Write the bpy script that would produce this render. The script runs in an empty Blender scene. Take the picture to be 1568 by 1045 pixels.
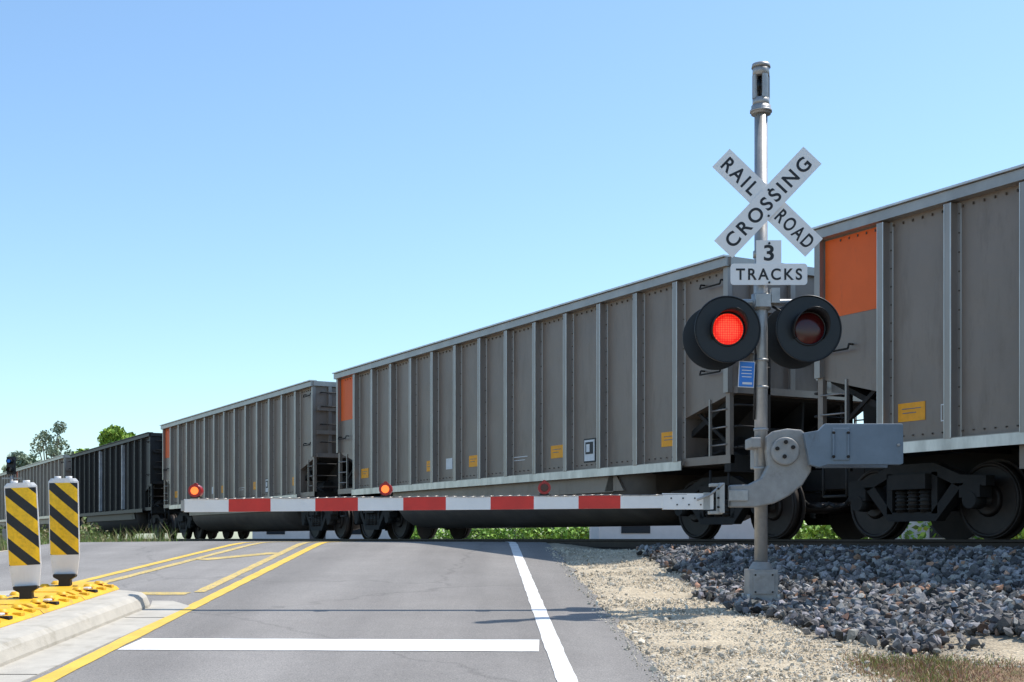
import bpy, math, random
import numpy as np
from mathutils import Vector, Matrix
random.seed(7); rng=np.random.default_rng(7)
S=bpy.context.scene
D2=(-0.4912,0.8710); N2=(0.8710,0.4912); P0=(13.34,0.0)

# ---------------------------------------------------------------- materials
def newmat(name):
    m=bpy.data.materials.new(name); m.use_nodes=True
    nt=m.node_tree; b=nt.nodes['Principled BSDF']; return m,nt,b
def N(nt,t,**k):
    n=nt.nodes.new(t)
    for a,v in k.items():
        if a in n.inputs: n.inputs[a].default_value=v
        else: setattr(n,a,v)
    return n
def ramp(nt,fac,stops):
    r=nt.nodes.new('ShaderNodeValToRGB'); e=r.color_ramp.elements
    while len(e)<len(stops): e.new(0.5)
    for i,(p,c) in enumerate(stops):
        e[i].position=p; e[i].color=(*c,1) if len(c)==3 else c
    nt.links.new(fac,r.inputs['Fac']); return r
def mat(name,col,rough=.6,metal=0,var=.18,scale=6,bump=0,bscale=60,stretch=(1,1,1),dirt=None,emit=None,es=0,bdist=.01):
    m,nt,b=newmat(name); L=nt.links
    tc=N(nt,'ShaderNodeTexCoord'); mp=N(nt,'ShaderNodeMapping'); mp.inputs['Scale'].default_value=stretch
    L.new(tc.outputs['Object'],mp.inputs['Vector'])
    nz=N(nt,'ShaderNodeTexNoise',Scale=scale,Detail=8.0,Roughness=.62); L.new(mp.outputs[0],nz.inputs['Vector'])
    lo=tuple(c*(1-var) for c in col); hi=tuple(min(1,c*(1+var)) for c in col)
    r=ramp(nt,nz.outputs['Fac'],[(.3,lo),(.7,hi)]); out=r.outputs['Color']
    if dirt:
        n2=N(nt,'ShaderNodeTexNoise',Scale=dirt[1],Detail=6.0,Roughness=.7)
        mp2=N(nt,'ShaderNodeMapping'); mp2.inputs['Scale'].default_value=dirt[2]; L.new(tc.outputs['Object'],mp2.inputs['Vector']); L.new(mp2.outputs[0],n2.inputs['Vector'])
        r2=ramp(nt,n2.outputs['Fac'],[(dirt[3],(0,0,0)),(dirt[3]+.2,(1,1,1))])
        mx=N(nt,'ShaderNodeMixRGB'); L.new(r2.outputs['Color'],mx.inputs['Fac']); L.new(out,mx.inputs['Color1']); mx.inputs['Color2'].default_value=(*dirt[0],1); out=mx.outputs[0]
    L.new(out,b.inputs['Base Color'])
    b.inputs['Roughness'].default_value=rough; b.inputs['Metallic'].default_value=metal
    if bump:
        n3=N(nt,'ShaderNodeTexNoise',Scale=bscale,Detail=4.0); L.new(tc.outputs['Object'],n3.inputs['Vector'])
        bp=N(nt,'ShaderNodeBump',Strength=bump,Distance=bdist); L.new(n3.outputs['Fac'],bp.inputs['Height']); L.new(bp.outputs[0],b.inputs['Normal'])
    if emit:
        b.inputs['Emission Color'].default_value=(*emit,1); b.inputs['Emission Strength'].default_value=es
    return m
M={}
M['carside']=mat('weathered_car_paint',(.225,.178,.145),.42,.15,.10,1.3,stretch=(1,1,.6),dirt=((.175,.132,.103),2.0,(1.6,1,.35),.52),bump=.35,bscale=1.6,bdist=.06)
M['rib']=mat('rib_metal',(.30,.262,.235),.34,.45,.12,4,stretch=(1,1,.2))
M['ribedge']=mat('rib_edge_highlight',(.56,.53,.50),.3,.5,.25,5,stretch=(1,1,.3))  # pale colour painted in as the sun highlight along rib and chord edges
M['chord']=mat('top_chord_metal',(.34,.32,.30),.35,.4,.15,3)
M['rivet']=mat('rusty_rivet',(.10,.075,.055),.6,.1,.3,5)
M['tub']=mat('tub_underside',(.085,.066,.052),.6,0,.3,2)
M['blackcar']=mat('black_car_paint',(.014,.013,.013),.5,0,.3,3)
M['whiterib']=mat('white_rib_paint',(.40,.41,.43),.5,0,.3,3)
M['under']=mat('underframe_grime',(.016,.013,.011),.8,0,.35,5)
M['wheel']=mat('wheel_steel',(.026,.018,.014),.6,.2,.35,5)
M['orange']=mat('orange_panel_paint',(.80,.118,.006),.55,0,.06,3,dirt=((.60,.09,.01),3,(1.5,1,.4),.6))
M['yellow']=mat('yellow_decal',(.90,.36,.002),.5,0,.12,8)
M['label']=mat('white_label',(.7,.7,.7),.5,0,.1,9)
M['ink']=mat('black_ink',(.012,.012,.014),.5,0,.1,9)
M['galv']=mat('galvanised_steel',(.38,.375,.365),.45,.45,.16,9,bump=.1,bscale=30,dirt=((.27,.26,.24),6,(1,1,.4),.55))
M['sign']=mat('sign_white',(.84,.82,.79),.45,0,.03,5,dirt=((.70,.67,.62),7,(1,1,.5),.64))
M['discblk']=mat('signal_black',(.005,.006,.008),.42,0,.3,5)
M['cast']=mat('cast_aluminium_paint',(.31,.30,.285),.55,.25,.18,7,bump=.15,bscale=50,dirt=((.2,.175,.145),8,(1,1,1),.58))
M['cw']=mat('counterweight_paint',(.17,.215,.26),.5,.1,.12,5,dirt=((.12,.13,.14),9,(1,1,.4),.6))
M['armw']=mat('gate_white',(.84,.82,.79),.4,0,.05,5,dirt=((.6,.57,.5),9,(1,1,1),.66))
M['armr']=mat('gate_red',(.66,.030,.020),.4,0,.12,5,dirt=((.4,.06,.04),9,(1,1,1),.66))
M['lampbody']=mat('lamp_red_plastic',(.35,.01,.01),.3,0,.1,5)
M['lampoff']=mat('lens_unlit',(.06,.003,.005),.15,0,.2,5)
M['lamplit']=mat('lamp_lit',(.8,.05,.02),.3,0,.1,5,emit=(1,.20,.03),es=1.6)
M['blue']=mat('blue_placard',(.03,.20,.62),.5,0,.1,5)
M['rail']=mat('rail_steel',(.04,.026,.018),.6,.3,.3,5)
M['tie']=mat('tie_wood',(.05,.04,.032),.9,0,.4,6)
M['conc']=mat('kerb_concrete',(.47,.435,.37),.85,0,.12,5,bump=.3,bscale=80,dirt=((.30,.27,.21),3,(1,1,1),.54))
M['ycurb']=mat('yellow_separator_plastic',(.80,.44,.01),.55,0,.12,6,bump=.2,bscale=25,dirt=((.36,.24,.06),7,(1,1,1),.54))
M['rubber']=mat('black_rubber',(.012,.012,.013),.6,0,.3,8)
# led lens
m,nt,b=newmat('lens_lit'); tc=N(nt,'ShaderNodeTexCoord'); vo=N(nt,'ShaderNodeTexVoronoi',Scale=46.0); vo.inputs['Randomness'].default_value=.1
nt.links.new(tc.outputs['Object'],vo.inputs['Vector'])
r=ramp(nt,vo.outputs['Distance'],[(.1,(1,.12,.05)),(.62,(.60,.004,.003))]); nt.links.new(r.outputs[0],b.inputs['Emission Color']); b.inputs['Emission Strength'].default_value=1.25
b.inputs['Base Color'].default_value=(.3,.005,.005,1); M['lens']=m
# delineator stripes
m,nt,b=newmat('hazard_stripes'); L=nt.links; tc=N(nt,'ShaderNodeTexCoord'); sp=N(nt,'ShaderNodeSeparateXYZ'); L.new(tc.outputs['Object'],sp.inputs[0])
def MA(op,a,bv,c=None):
    n=nt.nodes.new('ShaderNodeMath'); n.operation=op
    for i,v in enumerate((a,bv)):
        if v is None: continue
        if isinstance(v,(int,float)): n.inputs[i].default_value=v
        else: L.new(v,n.inputs[i])
    return n.outputs[0]
u=MA('ADD',sp.outputs['Z'],MA('MULTIPLY',sp.outputs['X'],.95)); fr=MA('FRACT',MA('DIVIDE',u,.245),None); st=MA('GREATER_THAN',fr,.55)
mx=N(nt,'ShaderNodeMixRGB'); L.new(st,mx.inputs['Fac']); mx.inputs['Color1'].default_value=(.95,.56,.005,1); mx.inputs['Color2'].default_value=(.012,.012,.014,1)
nz=N(nt,'ShaderNodeTexNoise',Scale=14.0,Detail=8.0,Roughness=.75); L.new(tc.outputs['Object'],nz.inputs['Vector']); rr=ramp(nt,nz.outputs['Fac'],[(.35,(.72,.72,.72)),(.55,(1,1,1))])
m2_=N(nt,'ShaderNodeMixRGB',blend_type='MULTIPLY'); m2_.inputs['Fac'].default_value=1; L.new(mx.outputs[0],m2_.inputs['Color1']); L.new(rr.outputs[0],m2_.inputs['Color2'])
L.new(m2_.outputs[0],b.inputs['Base Color']); b.inputs['Roughness'].default_value=.4; M['haz']=m
M['delw']=mat('delineator_white_plastic',(.76,.75,.74),.5,0,.05,5,dirt=((.5,.47,.43),6,(1,1,1),.58))

# ---------------------------------------------------------------- mesh builder
class MB:
    def __init__(s): s.v=[];s.f=[];s.m=[];s.sm=[];s.mats=[]
    def mi(s,k):
        if k not in s.mats: s.mats.append(k)
        return s.mats.index(k)
    def add(s,vs,fs,k,smooth=False):
        o=len(s.v); s.v+= [tuple(v) for v in vs]; i=s.mi(k)
        for j,f in enumerate(fs):
            s.f.append(tuple(o+a for a in f)); s.m.append(i); s.sm.append(smooth if isinstance(smooth,bool) else smooth[j])
    def box(s,c,d,k,R=None):
        c=Vector(c); hx,hy,hz=d[0]/2,d[1]/2,d[2]/2
        vs=[Vector((x,y,z)) for x in(-hx,hx) for y in(-hy,hy) for z in(-hz,hz)]
        if R is not None: vs=[R@v for v in vs]
        s.add([v+c for v in vs],[(0,1,3,2),(4,6,7,5),(0,4,5,1),(2,3,7,6),(0,2,6,4),(1,5,7,3)],k)
    def cyl(s,a,b,r0,r1=None,n=16,k='galv',caps=True):
        a=Vector(a);b=Vector(b); r1=r0 if r1 is None else r1
        q=(b-a).to_track_quat('Z','Y').to_matrix(); vs=[]
        for p,r in((a,r0),(b,r1)):
            for i in range(n):
                t=2*math.pi*i/n; vs.append(p+q@Vector((r*math.cos(t),r*math.sin(t),0)))
        fs=[(i,(i+1)%n,n+(i+1)%n,n+i) for i in range(n)]; sm=[True]*n
        if caps: fs+=[tuple(range(n-1,-1,-1)),tuple(range(n,2*n))]; sm+=[False,False]
        s.add(vs,fs,k,sm)
    def prism(s,poly,f,a,b,k):   # f(u,v,w)->xyz
        n=len(poly); vs=[f(u,v,a) for u,v in poly]+[f(u,v,b) for u,v in poly]
        s.add(vs,[(i,(i+1)%n,n+(i+1)%n,n+i) for i in range(n)]+[tuple(range(n-1,-1,-1)),tuple(range(n,2*n))],k)
    def pipe(s,pts,r,k,n=8):
        for a,b in zip(pts[:-1],pts[1:]): s.cyl(a,b,r,r,n,k)
    def torus(s,c,R,r,k,n=48,m=8):  # axis = y
        vs=[];fs=[]
        for i in range(n):
            t=2*math.pi*i/n
            for j in range(m):
                p=2*math.pi*j/m; q=R+r*math.cos(p); vs.append((c[0]+q*math.cos(t),c[1]+r*math.sin(p),c[2]+q*math.sin(t)))
        for i in range(n):
            for j in range(m): fs.append((i*m+j,i*m+(j+1)%m,((i+1)%n)*m+(j+1)%m,((i+1)%n)*m+j))
        s.add(vs,fs,k,True)
    def sphere(s,c,r,k,n=14,hemi=False,sc=(1,1,1)):
        vs=[];fs=[]; m=n//2
        for i in range(m+1):
            th=math.pi*i/m*(.5 if hemi else 1)
            for j in range(n):
                ph=2*math.pi*j/n; vs.append((c[0]+sc[0]*r*math.sin(th)*math.cos(ph),c[1]+sc[1]*r*math.sin(th)*math.sin(ph),c[2]+sc[2]*r*math.cos(th)))
        for i in range(m):
            for j in range(n): fs.append((i*n+j,i*n+(j+1)%n,(i+1)*n+(j+1)%n,(i+1)*n+j))
        s.add(vs,fs,k,True)
    def mesh(s,name):
        me=bpy.data.meshes.new(name); me.from_pydata(s.v,[],s.f)
        for k in s.mats: me.materials.append(M[k])
        me.polygons.foreach_set('material_index',s.m); me.polygons.foreach_set('use_smooth',s.sm)
        import bmesh
        bm=bmesh.new(); bm.from_mesh(me); bmesh.ops.recalc_face_normals(bm,faces=bm.faces[:]); bm.to_mesh(me); bm.free()
        me.update(); return me
    def obj(s,name,parent=None,bevel=0):
        o=bpy.data.objects.new(name,s.mesh(name)); S.collection.objects.link(o)
        if parent: o.parent=parent
        if bevel:
            b=o.modifiers.new('bevel','BEVEL'); b.width=bevel; b.segments=2; b.limit_method='ANGLE'; b.angle_limit=math.radians(40)
        return o
XZ=lambda u,v,w:(u,w,v)
YZ=lambda u,v,w:(w,u,v)
XY=lambda u,v,w:(u,v,w)
def empty(name,loc=(0,0,0),rz=0):
    e=bpy.data.objects.new(name,None); S.collection.objects.link(e); e.location=loc; e.rotation_euler=(0,0,rz); e.empty_display_size=.3; return e
def meshobj(name,me,parent=None):
    o=bpy.data.objects.new(name,me); S.collection.objects.link(o)
    if parent:o.parent=parent
    return o
def npmesh(name,verts,faces,mat_,smooth=False,colors=None):
    me=bpy.data.meshes.new(name); nv=len(verts); nf,k=faces.shape
    me.vertices.add(nv); me.vertices.foreach_set('co',verts.astype(np.float32).ravel())
    me.loops.add(nf*k); me.loops.foreach_set('vertex_index',faces.astype(np.int32).ravel())
    me.polygons.add(nf); me.polygons.foreach_set('loop_start',np.arange(0,nf*k,k,dtype=np.int32)); me.polygons.foreach_set('loop_total',np.full(nf,k,dtype=np.int32))
    me.polygons.foreach_set('use_smooth',np.full(nf,smooth)); me.update(calc_edges=True); me.validate()
    if colors is not None:
        a=me.color_attributes.new('col','FLOAT_COLOR','POINT'); a.data.foreach_set('color',colors.astype(np.float32).ravel())
    me.materials.append(mat_); return me

# ---------------------------------------------------------------- terrain functions
def tperp(X,Y): return 11.62-(N2[0]*X+N2[1]*Y)
def softmin(a,b,k=.02): 
    m=np.minimum(a,b); return m-k*np.log(np.exp(-(a-m)/k)+np.exp(-(b-m)/k))
def sstep(x): x=np.clip(x,0,1); return x*x*(3-2*x)
def far_drop(X,Y):
    t=tperp(X,Y); return -np.minimum(1.6,np.maximum(0,-t-13)*.03)
def plane(Y): return -1.35+.0597*np.maximum(Y,-8)
def road_z(X,Y):
    X=np.asarray(X,float);Y=np.asarray(Y,float)
    return softmin(plane(Y),-.055+0*Y)+far_drop(X,Y)
def edgeR(Y): return 1.2-.028*np.minimum(Y,25)
def off_z(X,Y):
    t=tperp(X,Y); base=softmin(plane(Y)-.02,-.24+0*Y,.03)
    bank=-.19-.2*np.maximum(0,t-1.1)
    z=-softmin(-base,-bank,.03); return np.minimum(z,-.17)+far_drop(X,Y)
def ground_z(X,Y):
    X=np.asarray(X,float);Y=np.asarray(Y,float)
    w=np.maximum(sstep((X-edgeR(Y))/1.1),sstep((-7.6-X)/1.2))
    r=road_z(X,Y)-.02; return r*(1-w)+off_z(X,Y)*w
def vnoise(X,Y,s,seed=0):
    X=np.asarray(X)*s+seed*17.3; Y=np.asarray(Y)*s+seed*9.1
    xi=np.floor(X);yi=np.floor(Y);fx=X-xi;fy=Y-yi
    h=lambda a,b:np.mod(np.sin(a*127.1+b*311.7)*43758.5453,1.0)
    fx=fx*fx*(3-2*fx);fy=fy*fy*(3-2*fy)
    return (h(xi,yi)*(1-fx)+h(xi+1,yi)*fx)*(1-fy)+(h(xi,yi+1)*(1-fx)+h(xi+1,yi+1)*fx)*fy
def ballast_mask(X,Y):
    t=tperp(X,Y); n=vnoise(X,Y,1.3,1)-.5+.5*(vnoise(X,Y,4,2)-.5); tt=t+.55*np.maximum(0,X-2.7)
    right=sstep((X-1.8+.5*n-.12*np.maximum(0,13-Y))/.25)*sstep((4.65-tt+.5*n)/.3)
    left=sstep((-8.3-X+n)/.3)*sstep((2.6-t+.6*n)/.4)
    far=sstep((-t-1.6)/.3)
    return np.maximum(np.maximum(right,left),far)*sstep((t+14)/1.0)
def grass_mask(X,Y):
    t=tperp(X,Y); n=vnoise(X,Y,.9,3)-.5+.6*(vnoise(X,Y,3,4)-.5); tt=t+.75*np.maximum(0,X-2.6)
    r=sstep((X-2.2+.4*n-.25*np.maximum(0,8-Y))/.3)*sstep((tt-4.72+.35*n)/.35)
    l=sstep((-8.4-X+n)/.4)*sstep((t-2.6)/.5)
    f=sstep((-t-13)/1)
    return np.maximum(np.maximum(r,l),f)

def spaced(lo,hi,fine_lo,fine_hi,step):
    a=[*np.arange(fine_lo,fine_hi+1e-6,step)]
    x=fine_hi;d=step
    while x<hi: d*=1.25; x+=d; a.append(min(x,hi))
    x=fine_lo;d=step;b=[]
    while x>lo: d*=1.25; x-=d; b.append(max(x,lo))
    return np.array(b[::-1]+a)
def gridmesh(name,xs,ys,zf,mat_,colf=None,smooth=True):
    X,Y=np.meshgrid(xs,ys); Z=zf(X,Y); v=np.stack([X,Y,Z],-1).reshape(-1,3)
    nx=len(xs);ny=len(ys); i=np.arange(nx*ny).reshape(ny,nx)
    f=np.stack([i[:-1,:-1],i[:-1,1:],i[1:,1:],i[1:,:-1]],-1).reshape(-1,4)
    return npmesh(name,v,f,mat_,smooth,colf(X,Y) if colf else None)
# ground material
m,nt,b=newmat('ground_mix'); L=nt.links
at=N(nt,'ShaderNodeAttribute',attribute_name='col'); sp=N(nt,'ShaderNodeSeparateColor'); L.new(at.outputs['Color'],sp.inputs[0])
tc=N(nt,'ShaderNodeTexCoord')
def noiseramp(scale,stops,det=8,rough=.7):
    n=N(nt,'ShaderNodeTexNoise',Scale=float(scale),Detail=float(det),Roughness=rough); L.new(tc.outputs['Object'],n.inputs['Vector']); return ramp(nt,n.outputs['Fac'],stops).outputs[0]
gravel=noiseramp(14,[(.32,(.38,.31,.22)),(.5,(.60,.51,.38)),(.68,(.76,.68,.54))],12,.85)
patch=noiseramp(1.6,[(.35,(.80,.78,.74)),(.62,(1.04,1.03,1.0))],5,.6)
vo=N(nt,'ShaderNodeTexVoronoi',Scale=45.0); L.new(tc.outputs['Object'],vo.inputs['Vector'])
vr=ramp(nt,vo.outputs['Color'],[(0,(.72,.72,.72)),(1,(1.14,1.13,1.1))])
mg0=N(nt,'ShaderNodeMixRGB',blend_type='MULTIPLY'); mg0.inputs['Fac'].default_value=1; L.new(gravel,mg0.inputs['Color1']); L.new(patch,mg0.inputs['Color2'])
mg=N(nt,'ShaderNodeMixRGB',blend_type='MULTIPLY'); mg.inputs['Fac'].default_value=1; L.new(mg0.outputs[0],mg.inputs['Color1']); L.new(vr.outputs[0],mg.inputs['Color2'])
ball=noiseramp(18,[(.35,(.015,.015,.016)),(.6,(.06,.055,.055))])  # ballast bed near black, shade of the crevices between stones painted in
gra=noiseramp(2.5,[(.35,(.13,.11,.04)),(.5,(.24,.16,.09)),(.68,(.34,.19,.12))])
m1=N(nt,'ShaderNodeMixRGB'); L.new(sp.outputs[0],m1.inputs['Fac']); L.new(mg.outputs[0],m1.inputs['Color1']); L.new(ball,m1.inputs['Color2'])
m2=N(nt,'ShaderNodeMixRGB'); L.new(sp.outputs[1],m2.inputs['Fac']); L.new(m1.outputs[0],m2.inputs['Color1']); L.new(gra,m2.inputs['Color2'])
L.new(m2.outputs[0],b.inputs['Base Color']); b.inputs['Roughness'].default_value=.95
bp=N(nt,'ShaderNodeBump',Strength=.8,Distance=.02); L.new(vo.outputs['Distance'],bp.inputs['Height']); L.new(bp.outputs[0],b.inputs['Normal'])
M['ground']=m
def gcol(X,Y):
    B=ballast_mask(X,Y);G=grass_mask(X,Y); return np.stack([B,G,0*B,0*B+1],-1).reshape(-1,4)
xs=spaced(-2500,2500,-10,7.5,.13); ys=spaced(-60,3000,4,26,.13)
g=meshobj('ground',gridmesh('ground',xs,ys,lambda X,Y:ground_z(X,Y)+np.where((X>edgeR(Y)+.15)&(X<8)&(Y<30),.035*(vnoise(X,Y,2,5)-.5)+.022*(vnoise(X,Y,7,6)-.5)+.006,0),M['ground'],gcol))
# road
m,nt,b=newmat('asphalt'); L=nt.links; tc=N(nt,'ShaderNodeTexCoord')
base=noiseramp(.9,[(.3,(.225,.211,.197)),(.7,(.272,.256,.240))],6)
mp=N(nt,'ShaderNodeMapping'); mp.inputs['Scale'].default_value=(1.4,.10,1); L.new(tc.outputs['Object'],mp.inputs[0])
n=N(nt,'ShaderNodeTexNoise',Scale=1.0,Detail=5.0); L.new(mp.outputs[0],n.inputs['Vector']); tr=ramp(nt,n.outputs['Fac'],[(.35,(.84,.84,.84)),(.65,(1.08,1.08,1.08))])
x1=N(nt,'ShaderNodeMixRGB',blend_type='MULTIPLY'); x1.inputs['Fac'].default_value=1; L.new(base,x1.inputs['Color1']); L.new(tr.outputs[0],x1.inputs['Color2'])
n=N(nt,'ShaderNodeTexNoise',Scale=95.0,Detail=3.0,Roughness=.8); L.new(tc.outputs['Object'],n.inputs['Vector']); fr=ramp(nt,n.outputs['Fac'],[(.3,(.55,.55,.55)),(.5,(1,1,1)),(.70,(1.55,1.52,1.45))])
x2=N(nt,'ShaderNodeMixRGB',blend_type='MULTIPLY'); x2.inputs['Fac'].default_value=1; L.new(x1.outputs[0],x2.inputs['Color1']); L.new(fr.outputs[0],x2.inputs['Color2'])
dn=N(nt,'ShaderNodeTexNoise',Scale=2.0,Detail=6.0); L.new(tc.outputs['Object'],dn.inputs['Vector'])
mv=N(nt,'ShaderNodeMixRGB',blend_type='LINEAR_LIGHT'); mv.inputs['Fac'].default_value=.25; L.new(tc.outputs['Object'],mv.inputs['Color1']); L.new(dn.outputs['Color'],mv.inputs['Color2'])
vc=N(nt,'ShaderNodeTexVoronoi',feature='DISTANCE_TO_EDGE',Scale=.12); L.new(mv.outputs[0],vc.inputs['Vector'])
cr=ramp(nt,vc.outputs['Distance'],[(.0,(.6,.6,.6)),(.002,(1,1,1))])
x3=N(nt,'ShaderNodeMixRGB',blend_type='MULTIPLY'); x3.inputs['Fac'].default_value=.5; L.new(x2.outputs[0],x3.inputs['Color1']); L.new(cr.outputs[0],x3.inputs['Color2'])
L.new(x3.outputs[0],b.inputs['Base Color']); b.inputs['Roughness'].default_value=.85; b.inputs['Specular IOR Level'].default_value=.25
bp=N(nt,'ShaderNodeBump',Strength=.35,Distance=.006); L.new(n.outputs['Fac'],bp.inputs['Height']); L.new(bp.outputs[0],b.inputs['Normal'])
M['road']=m
ys=np.concatenate([np.arange(-40,6,2),np.arange(6,30,.15),np.arange(30,140,3)])
us=np.linspace(0,1,30); U,Y=np.meshgrid(us,ys)
er=edgeR(Y)+np.where(U>.99,.09*(vnoise(Y,Y*0,1.5,8)-.5)+.06*(vnoise(Y,Y*0,6,9)-.5),0); X=-7.7+(er+7.7)*U
Z=road_z(X,Y); v=np.stack([X,Y,Z],-1).reshape(-1,3); ny,nx=X.shape; i=np.arange(nx*ny).reshape(ny,nx)
f=np.stack([i[:-1,:-1],i[:-1,1:],i[1:,1:],i[1:,:-1]],-1).reshape(-1,4)
meshobj('road',npmesh('road',v,f,M['road'],True))
# markings
def paint(name,col,wear,under=(.24,.23,.215)):
    m,nt,b=newmat(name); L=nt.links; tc=N(nt,'ShaderNodeTexCoord')
    n=N(nt,'ShaderNodeTexNoise',Scale=35.0,Detail=8.0,Roughness=.8); L.new(tc.outputs['Object'],n.inputs['Vector'])
    r=ramp(nt,n.outputs['Fac'],[(wear-.04,under),(wear+.05,col)])
    n2=N(nt,'ShaderNodeTexNoise',Scale=3.0,Detail=6.0,Roughness=.7); L.new(tc.outputs['Object'],n2.inputs['Vector']); r2=ramp(nt,n2.outputs['Fac'],[(.35,(.82,.82,.8)),(.6,(1,1,1))])
    x=N(nt,'ShaderNodeMixRGB',blend_type='MULTIPLY'); x.inputs['Fac'].default_value=1; L.new(r.outputs[0],x.inputs['Color1']); L.new(r2.outputs[0],x.inputs['Color2'])
    L.new(x.outputs[0],b.inputs['Base Color']); b.inputs['Roughness'].default_value=.6; return m
M['wpaint']=paint('white_road_paint',(.85,.84,.81),.36); M['ypaint']=paint('yellow_road_paint',(.80,.52,.06),.39); M['yworn']=paint('worn_yellow_road_paint',(.74,.52,.12),.46)
def stripe(name,pts,w,k,dz=.005):
    P=[];ps=[np.array(p,float) for p in pts]
    for a,b_ in zip(ps[:-1],ps[1:]):
        n_=max(2,int(np.linalg.norm(b_-a)/.2)); P+=[a+(b_-a)*t for t in np.linspace(0,1,n_,endpoint=False)]
    P.append(ps[-1]); P=np.array(P); d=np.gradient(P,axis=0); d/=np.linalg.norm(d,axis=1)[:,None]; nn=np.stack([-d[:,1],d[:,0]],-1)
    ws=w/2+(.003*rng.standard_normal(len(P)))[:,None]
    A=P+nn*ws;B=P-nn*ws; cols=4
    rows=[A+(B-A)*t for t in np.linspace(0,1,cols)]
    V=np.stack(rows,1).reshape(-1,2); z=road_z(V[:,0],V[:,1])+dz
    i=np.arange(len(P)*cols).reshape(-1,cols); f=np.stack([i[:-1,:-1],i[1:,:-1],i[1:,1:],i[:-1,1:]],-1).reshape(-1,4)
    me=npmesh(name,np.column_stack([V,z]),f,M[k],False); 
    if me.polygons[0].normal.z<0: me.flip_normals()
    return me
rm=empty('road_markings')
meshobj('edge_line',stripe('edge_line',[(.56,-20),(.542,0),(.345,7.9),(.30,9.6),(.03,21),(-.3,34)],.13,'wpaint'),rm)
meshobj('stop_line',stripe('stop_line',[(-2.84,9.6),(.2,9.52)],.60,'wpaint',.004),rm)
meshobj('median_line_a',stripe('a',[(-2.8,-10),(-2.89,7.9),(-2.94,10),(-3.2,21.6),(-3.4,28)],.13,'ypaint'),rm)
meshobj('median_line_b',stripe('b',[(-3.25,13.4),(-3.5,21.6),(-3.7,28)],.12,'yworn'),rm)
meshobj('median_line_c',stripe('c',[(-4.62,13.5),(-4.25,21.4),(-4.1,28)],.12,'yworn'),rm)
meshobj('median_line_d',stripe('d',[(-4.95,13.0),(-4.56,21.4),(-4.4,28)],.12,'ypaint'),rm)
meshobj('median_bar',stripe('e',[(-4.53,13.3),(-3.33,13.25)],.26,'yworn'),rm)
meshobj('median_hatch',stripe('g',[(-4.3,17.8),(-3.5,19.2)],.26,'yworn'),rm)

# ---------------------------------------------------------------- kerbed island
isl=empty('kerbed_median_island')
def islz(Y): return -1.35+.0597*Y
mb=MB()
def planpoly(x0,x1,yn,y0,off):
    pts=[(x1+off,y0)]; n=10
    cx=(x0+x1)/2; hw=(x1-x0)/2+off
    for i in range(n+1):
        t=math.pi*i/n; pts.append((cx+hw*math.cos(t),yn-.45+(.45+off)*math.sin(t)))
    pts.append((x0-off,y0)); return pts
prof=[(.0,-.03),(0,.03),(-.03,.10),(-.07,.130),(-.13,.142)]
rings=[[(x,y,islz(y)+h) for x,y in planpoly(-5.0,-3.37,12.45,-5,o)] for o,h in prof]
n=len(rings[0]); vs=[p for r_ in rings for p in r_]; fs=[]
for a in range(len(rings)-1):
    for i in range(n): fs.append((a*n+i,a*n+(i+1)%n,(a+1)*n+(i+1)%n,(a+1)*n+i))
fs.append(tuple((len(rings)-1)*n+i for i in range(n)))
mb.add(vs,fs,'conc'); mb.obj('kerb',isl)
mb=MB()
poly=[(-3.37,-5),(-3.02,-5),(-3.02,12.1),(-3.3,12.55),(-3.5,12.55),(-3.37,12.0)]
mb.add([(x,y,islz(y)+.006) for x,y in poly]+[(x,y,islz(y)-.05) for x,y in poly],[tuple(range(6))]+[(i,(i+1)%6,6+(i+1)%6,6+i) for i in range(6)],'conc'); mb.obj('gutter',isl)
mb=MB()
for jy in (11.2,8.2,5.2): mb.box((-3.19,jy,islz(jy)+.0075),(.34,.012,.002),'under'); 
mb.obj('gutter_joints',isl)
# yellow separator
mb=MB()
for k in range(12):
    y1=12.3-k*1.0; y0=y1-.985
    if y0<-3: break
    for (a,b_,hw,h) in ((y0,y1,.34,.045),(y0+.03,y1-.03,.27,.075)):
        q=[(-4.08-hw,0),(-4.08+hw,0),(-4.08+hw-.03,h*.7),(-4.08+hw-.09,h),(-4.08-hw+.09,h),(-4.08-hw+.03,h*.7)]
        mb.prism(q,lambda u,v,w:(u,w,islz(w)+.143+v),a,b_,'ycurb')
    for sx in(-.2,.2):
        for yy in(.2,.5,.8): mb.cyl((-4.08+sx,y0+yy,islz(y0+yy)+.21),(-4.08+sx,y0+yy,islz(y0+yy)+.24),.055,.03,10,'ycurb')
        mb.box((-4.08+sx*1.2,y0+.35,islz(y0+.35)+.215),(.05,.09,.02),'delw'); mb.cyl((-4.08+sx*.4,y0+.5,islz(y0+.5)+.21),(-4.08+sx*.4,y0+.5,islz(y0+.5)+.224),.028,.028,10,'under')
    for yy in(.15,.38,.62,.85): mb.box((-3.80,y0+yy,islz(y0+yy)+.185),(.07,.08,.03),'under' if yy in(.38,) else 'ycurb')
mb.obj('yellow_separator',isl,bevel=.012)
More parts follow.
